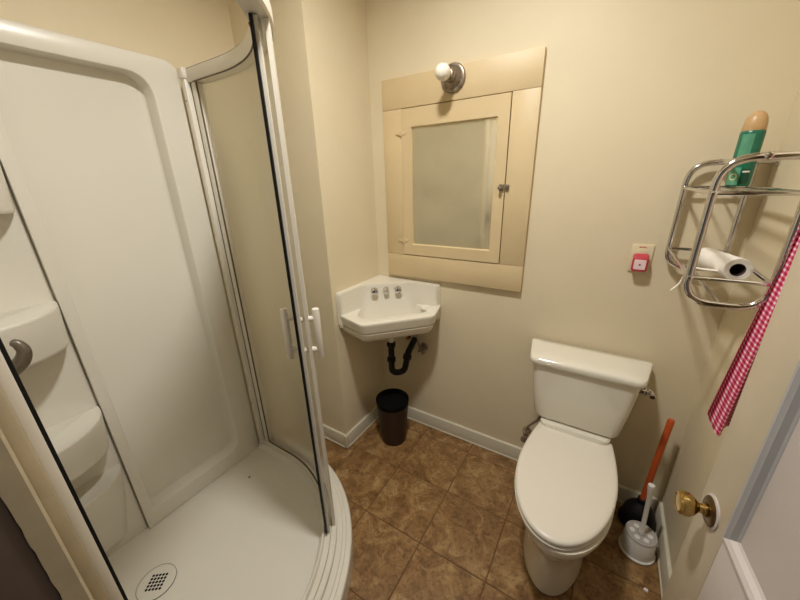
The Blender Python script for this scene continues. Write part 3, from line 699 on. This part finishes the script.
rel(lat('escutcheon', 'chrome', [(0.026, 0), (0.024, 0.006), (0.012, 0.009)], (-0.205, YB-0.0005, 0.225), (0, -1, 0), None, 20), tv)
rel(rod('stub', 'oldmetal', [(-0.205, YB-0.004, 0.225), (-0.205, YB-0.075, 0.225)], 0.010, None), tv)
rel(lat('valve_handle', 'oldmetal', [(0.010, 0), (0.019, 0.003), (0.019, 0.011), (0.012, 0.014)], (-0.205, YB-0.072, 0.225), (0, -1, 0), None, 10), tv)
rel(lat('valve_body', 'chrome', [(0.012, -0.012), (0.014, -0.008), (0.014, 0.016), (0.010, 0.026)], (-0.205, YB-0.05, 0.235), (0, 0, 1), None, 14), tv)
rel(rod('hose', 'satin', smooth_path([(-0.205, YB-0.05, 0.250), (-0.200, YB-0.046, 0.285), (-0.180, YB-0.036, 0.31), (-0.150, YB-0.032, 0.36), (-0.140, YB-0.034, 0.487)], 6), 0.006, None, 10), tv)

# ------------------------------------------------------------------ plunger and brush
pl = thing('plunger', 'black rubber plunger with orange stick leaning behind the toilet brush', 'plunger', (0.332, 1.512, 0))
lat('cup', 'black', [(0.068, 0.001), (0.074, 0.006), (0.074, 0.018), (0.066, 0.035), (0.064, 0.05), (0.060, 0.075), (0.046, 0.10), (0.028, 0.118), (0.020, 0.128), (0.019, 0.150), (0.015, 0.152)], parent=pl, n=32)
bm = bmesh.new(); tube(bm, [(0, 0, 0.145), (0.008, 0.010, 0.36), (0.018, 0.020, 0.580), (0.0183, 0.0202, 0.585)], [0.0125, 0.0125, 0.0125, 0.010], 14); finish(bm, 'stick', 'orange', pl)
tb = thing('toilet_brush', 'white toilet brush in a round holder between toilet and wall', 'toilet brush', (0.327, 1.362, 0))
lat('holder', 'whitepl', [(0.060, 0.001), (0.066, 0.003), (0.067, 0.009), (0.061, 0.014), (0.060, 0.03), (0.057, 0.096), (0.055, 0.100)], parent=tb, n=36)
cp = lat('holder_cap', 'greypl', [(0.055, 0.0985), (0.0575, 0.101), (0.0565, 0.105), (0.051, 0.106), (0.049, 0.104), (0.016, 0.105), (0.014, 0.112), (0.010, 0.114)], parent=tb, n=36)
for k in range(6):
    a = k*PI/3; bm = bmesh.new()
    lathe(bm, [(0.0105, 0.0), (0.0100, 0.0022), (0.007, 0.003), (0.005, 0.0012)], (0.032*math.cos(a), 0.032*math.sin(a), 0.104), n=14); finish(bm, 'cap_relief', 'whitepl', cp)
bm = bmesh.new(); hp = [(0, 0, 0.108), (-0.0005, 0, 0.125), (-0.001, 0, 0.135), (-0.010, 0.001, 0.31), (-0.0125, 0.001, 0.34), (-0.0135, 0.001, 0.362), (-0.0138, 0.001, 0.370), (-0.014, 0.001, 0.373)]
tube(bm, hp, [0.011, 0.0115, 0.0085, 0.0085, 0.011, 0.0125, 0.0115, 0.006], 16); finish(bm, 'handle', 'whitepl', tb)
bm = bmesh.new(); loft(bm, [at_z(roundpoly([(-0.009, -0.005), (0.008, -0.007), (0.010, 0.004), (-0.005, 0.007)], 0.003, 3), 0.0005), at_z(roundpoly([(-0.007, -0.004), (0.007, -0.005), (0.008, 0.003), (-0.004, 0.005)], 0.003, 3), 0.007)])
sc = finish(bm, 'paper_scrap', 'paper'); sc.location = (0.352, 1.20, 0.0); tag(sc, 'tiny crumpled white paper scrap on the floor by the door', 'scrap')

# ------------------------------------------------------------------ outlet with plug-in freshener
ol = thing('wall_outlet', 'ivory outlet plate on the back wall behind the red air freshener', 'outlet', (0.131, YB, 1.235))
rel(bx('plate', 'ivory', 0.094, 0.166, YB-0.007, YB-0.0005, 1.178, 1.288, 0.003), ol)
for zz in (1.258, 1.208): rel(lat('socket', 'ivory', [(0.017, 0), (0.017, 0.003), (0.015, 0.004), (0, 0.004)], (0.130, YB-0.0065, zz), (0, -1, 0), None, 20), ol)
rel(lat('screw', 'oldmetal', [(0.003, 0), (0.002, 0.0015)], (0.130, YB-0.007, 1.233), (0, -1, 0), None, 8), ol)
af = thing('air_freshener', 'red plug in air freshener with pale square face', 'air freshener', (0.128, YB-0.012, 1.215))
def xz(x0, x1, z0, z1, r, y): return [(p[0], y, p[1]) for p in roundpoly([(x0, z0), (x1, z0), (x1, z1), (x0, z1)], r, 5)]
bm = bmesh.new(); cx_, cz_ = 0.128, 1.214
loft(bm, [xz(cx_-0.024, cx_+0.026, cz_-0.026, cz_+0.038, 0.008, YB-0.0115), xz(cx_-0.025, cx_+0.027, cz_-0.028, cz_+0.040, 0.010, YB-0.020), xz(cx_-0.026, cx_+0.026, cz_-0.028, cz_+0.030, 0.010, YB-0.040), xz(cx_-0.023, cx_+0.023, cz_-0.025, cz_+0.026, 0.009, YB-0.043)])
rel(finish(bm, 'body', 'red', None, 35), af)
bm = bmesh.new(); loft(bm, [xz(cx_-0.0195, cx_+0.0195, cz_-0.019, cz_+0.0205, 0.004, YB-0.0425), xz(cx_-0.019, cx_+0.019, cz_-0.0185, cz_+0.020, 0.004, YB-0.0445)])
fc = rel(finish(bm, 'face', 'pink', None), af)
rel(lat('button', 'black', [(0.0035, 0), (0.003, 0.0012), (0, 0.0013)], (cx_, YB-0.0443, cz_), (0, -1, 0), None, 10), fc)
bm = bmesh.new()
for k in range(4): box(bm, cx_-0.010+k*0.006, cx_-0.0065+k*0.006, YB-0.0085, YB-0.0068, 1.2745, 1.2800)
rel(finish(bm, 'print', 'red', None), ol)

# ------------------------------------------------------------------ chrome rack on the right wall
XFt, XBk, YN, YFr = 0.207, 0.368, 1.135, 1.575
def make_rack():
    root = thing('wall_rack', 'chrome tube wall rack with two shelves on the right wall', 'rack', (XR, 1.355, 1.2))
    R_ = 0.0094
    for y in (YFr, YN):
        p = fillet_path([(XR-0.004, y, 1.580), (XFt, y, 1.580), (XFt-0.002, y, 1.218), (XBk, y, 1.218), (XBk, y, 1.572)], 0.065, 8)
        rel(rod('end_frame', 'chrome', p, R_, None, 14), root)
        rel(rod('cross_bar', 'chrome', [(XFt, y, 1.500), (XBk, y, 1.500)], 0.0055, None, 10), root)
        rel(rod('cross_bar', 'chrome', [(XFt-0.001, y, 1.285), (XBk, y, 1.285)], 0.0055, None, 10), root)
        rel(lat('wall_flange', 'chrome', [(0.018, 0), (0.018, 0.003), (0.012, 0.008)], (XR-0.0003, y, 1.580), (-1, 0, 0), None, 18), root)
        sx = rel(lat('bolt', 'chrome', [(0.0085, 0), (0.0085, 0.003), (0.005, 0.006), (0, 0.0065)], (0.283, y-0.008, 1.581), (0, -1, 0.1), None, 12), root)
        for zz in (1.500, 1.285):
            rel(lat('bolt', 'chrome', [(0.007, 0), (0.007, 0.003), (0.004, 0.005), (0, 0.0055)], (XFt, y-0.0075, zz), (0, -1, 0), None, 10), root)
    for x, z, r in ((XFt, 1.500, 0.0055), (XBk-0.002, 1.500, 0.0055), (XFt-0.001, 1.285, 0.0055), (XBk-0.002, 1.285, 0.0055), (0.283, 1.218, 0.0055), (0.283, 1.581, 0.0055), (0.300, 1.500, 0.003), (0.340, 1.500, 0.003), (0.255, 1.500, 0.003)):
        rel(rod('rail', 'chrome', [(x, YN, z), (x, YFr, z)], r, None, 10), root)
    return root
make_rack()
# spray can
def patch(bm, r, a0, a1, z0, z1, n=10):
    vs_ = [[bm.verts.new((r*math.cos(a0+(a1-a0)*k/n), r*math.sin(a0+(a1-a0)*k/n), z)) for k in range(n+1)] for z in (z0, z1)]
    vi = [[bm.verts.new(((r-0.001)*math.cos(a0+(a1-a0)*k/n), (r-0.001)*math.sin(a0+(a1-a0)*k/n), z)) for k in range(n+1)] for z in (z0, z1)]
    for k in range(n):
        bm.faces.new((vs_[0][k], vs_[0][k+1], vs_[1][k+1], vs_[1][k]))
        bm.faces.new((vi[0][k], vi[1][k], vi[1][k+1], vi[0][k+1]))
        for i in (0, 1): bm.faces.new((vs_[i][k], vi[i][k], vi[i][k+1], vs_[i][k+1]))
    for k in (0, n): bm.faces.new((vs_[0][k], vs_[1][k], vi[1][k], vi[0][k]))
can = thing('spray_can', 'green air freshener spray can with tan cap on the rack', 'spray can', (0.325, 1.50, 1.5058))
lat('body', 'green', [(0.026, 0), (0.028, 0.002), (0.0285, 0.006), (0.0285, 0.150), (0.0275, 0.156), (0.025, 0.159)], parent=can, n=32)
lat('cap', 'gold', [(0.0265, 0.156), (0.0275, 0.160), (0.0270, 0.172), (0.0245, 0.188), (0.0195, 0.200), (0.013, 0.207), (0.006, 0.210), (0, 0.2105)], parent=can, n=28)
fa = math.atan2(-1.50, -0.325)     # the side turned to the middle of the room
def lab(name, m, a0, a1, z0, z1, r=0.0292):
    bm = bmesh.new(); patch(bm, r, fa+a0, fa+a1, z0, z1); finish(bm, name, m, can)
lab('label_panel', 'greenlight', -0.75, 0.25, 0.085, 0.148)
lab('label_panel', 'greenlight', -1.2, -0.05, 0.004, 0.055)
lab('label_band', 'greendark', 0.05, 0.75, 0.008, 0.050)
lab('label_stripe', 'whitepl', 0.1, 0.7, 0.040, 0.045, 0.0296)
bm = bmesh.new(); a_ = fa-0.55
for k in range(20):
    t0, t1 = 2*PI*k/20, 2*PI*(k+1)/20
    q = []
    for t, rr in ((t0, 0.0105), (t1, 0.0105), (t1, 0.007), (t0, 0.007)):
        aa = a_+rr*math.cos(t)/0.03; q.append(bm.verts.new((0.0298*math.cos(aa), 0.0298*math.sin(aa), 0.028+rr*math.sin(t))))
    bm.faces.new(q)
finish(bm, 'emblem', 'cream', can)
# paper roll lying in the rack
def make_roll():
    a = Vector((0.335, 1.285, 1.2645)); b = Vector((0.300, 1.515, 1.2645)); d = (b-a).normalized(); L = (b-a).length
    a.z = 1.284; b.z = 1.272; d = (b-a).normalized()
    root = thing('paper_roll', 'thin white paper towel roll lying on the lower rack shelf', 'paper roll', a)
    bm = bmesh.new(); lathe(bm, [(0.018, 0.0015), (0.032, 0.0), (0.0335, 0.002), (0.0335, L-0.002), (0.032, L), (0.018, L-0.0015), (0.018, L*0.5), (0.018, 0.0015)], (0, 0, 0), d, 32, False, False); finish(bm, 'paper', 'paper', root)
    bm = bmesh.new(); lathe(bm, [(0.0182, 0.0012), (0.0182, L-0.0012), (0.0168, L-0.0012), (0.0168, 0.0012), (0.0182, 0.0012)], (0, 0, 0), d, 24, False, False); finish(bm, 'core', 'core', root)
    # loose end that hangs over the front rail
    bm = bmesh.new(); pts = smooth_path([(0.300, 1.32, 1.270), (0.264, 1.305, 1.274), (0.236, 1.30, 1.276), (0.224, 1.30, 1.252), (0.216, 1.30, 1.222), (0.200, 1.30, 1.198)], 5)
    rings = []
    for i, p in enumerate(pts):
        hw = 0.012*(1-0.6*i/len(pts)); 
        t = (pts[min(i+1, len(pts)-1)]-pts[max(i-1, 0)]).normalized(); s = Vector((0, 1, 0)); nn = t.cross(s).normalized()*0.0006
        rings.append([p+s*hw+nn, p-s*hw+nn, p-s*hw-nn, p+s*hw-nn])
    loft(bm, rings); o = finish(bm, 'loose_sheet', 'paper', None); rel(o, root)
make_roll()
# gingham towel
def make_towel():
    bm = bmesh.new(); uvl = bm.loops.layers.uv.new('UVMap')
    nz, nu = 46, 26; yq = 1.117; cloth_w = 0.115
    def pt(u, v, side):
        # u across the cloth 0..1, v from the top (0) to the lower hem (1)
        zt = 1.592; zb = 0.905-0.055*math.sin(PI*u)**0.8 if u < 0.75 else 0.868+0.02*(u-0.75)
        z = zt+(zb-zt)*v
        xl = 0.390-0.064*v**0.8; xr = 0.404-0.010*v
        x = xl+(xr-xl)*u
        amp = 0.010+0.010*v
        y = yq+amp*math.sin(u*PI*3.2+0.4)-0.006*v+side*0.0009
        return Vector((x+side*0.0002, y, z))
    grid = {}
    for s in (1, -1):
        for i in range(nz+1):
            for j in range(nu+1): grid[(s, i, j)] = bm.verts.new(pt(j/nu, i/nz, s))
    def face(vs_, ij):
        f = bm.faces.new(vs_)
        for l, (i, j) in zip(f.loops, ij): l[uvl].uv = (j/nu*cloth_w, i/nz*0.70)
    for i in range(nz):
        for j in range(nu):
            q = [(i, j), (i, j+1), (i+1, j+1), (i+1, j)]
            face([grid[(1, *k)] for k in q], q); face([grid[(-1, *k)] for k in q[::-1]], q[::-1])
    for i in range(nz):
        for j in (0, nu):
            q = [(1, i, j), (-1, i, j), (-1, i+1, j), (1, i+1, j)]; face([grid[k] for k in q], [k[1:] for k in q])
    for j in range(nu):
        for i in (0, nz):
            q = [(1, i, j), (-1, i, j), (-1, i, j+1), (1, i, j+1)]; face([grid[k] for k in q], [k[1:] for k in q])
    o = finish(bm, 'hand_towel', 'gingham', None, 60)
    tag(o, 'red and white gingham towel hanging from the rack end', 'towel')
make_towel()
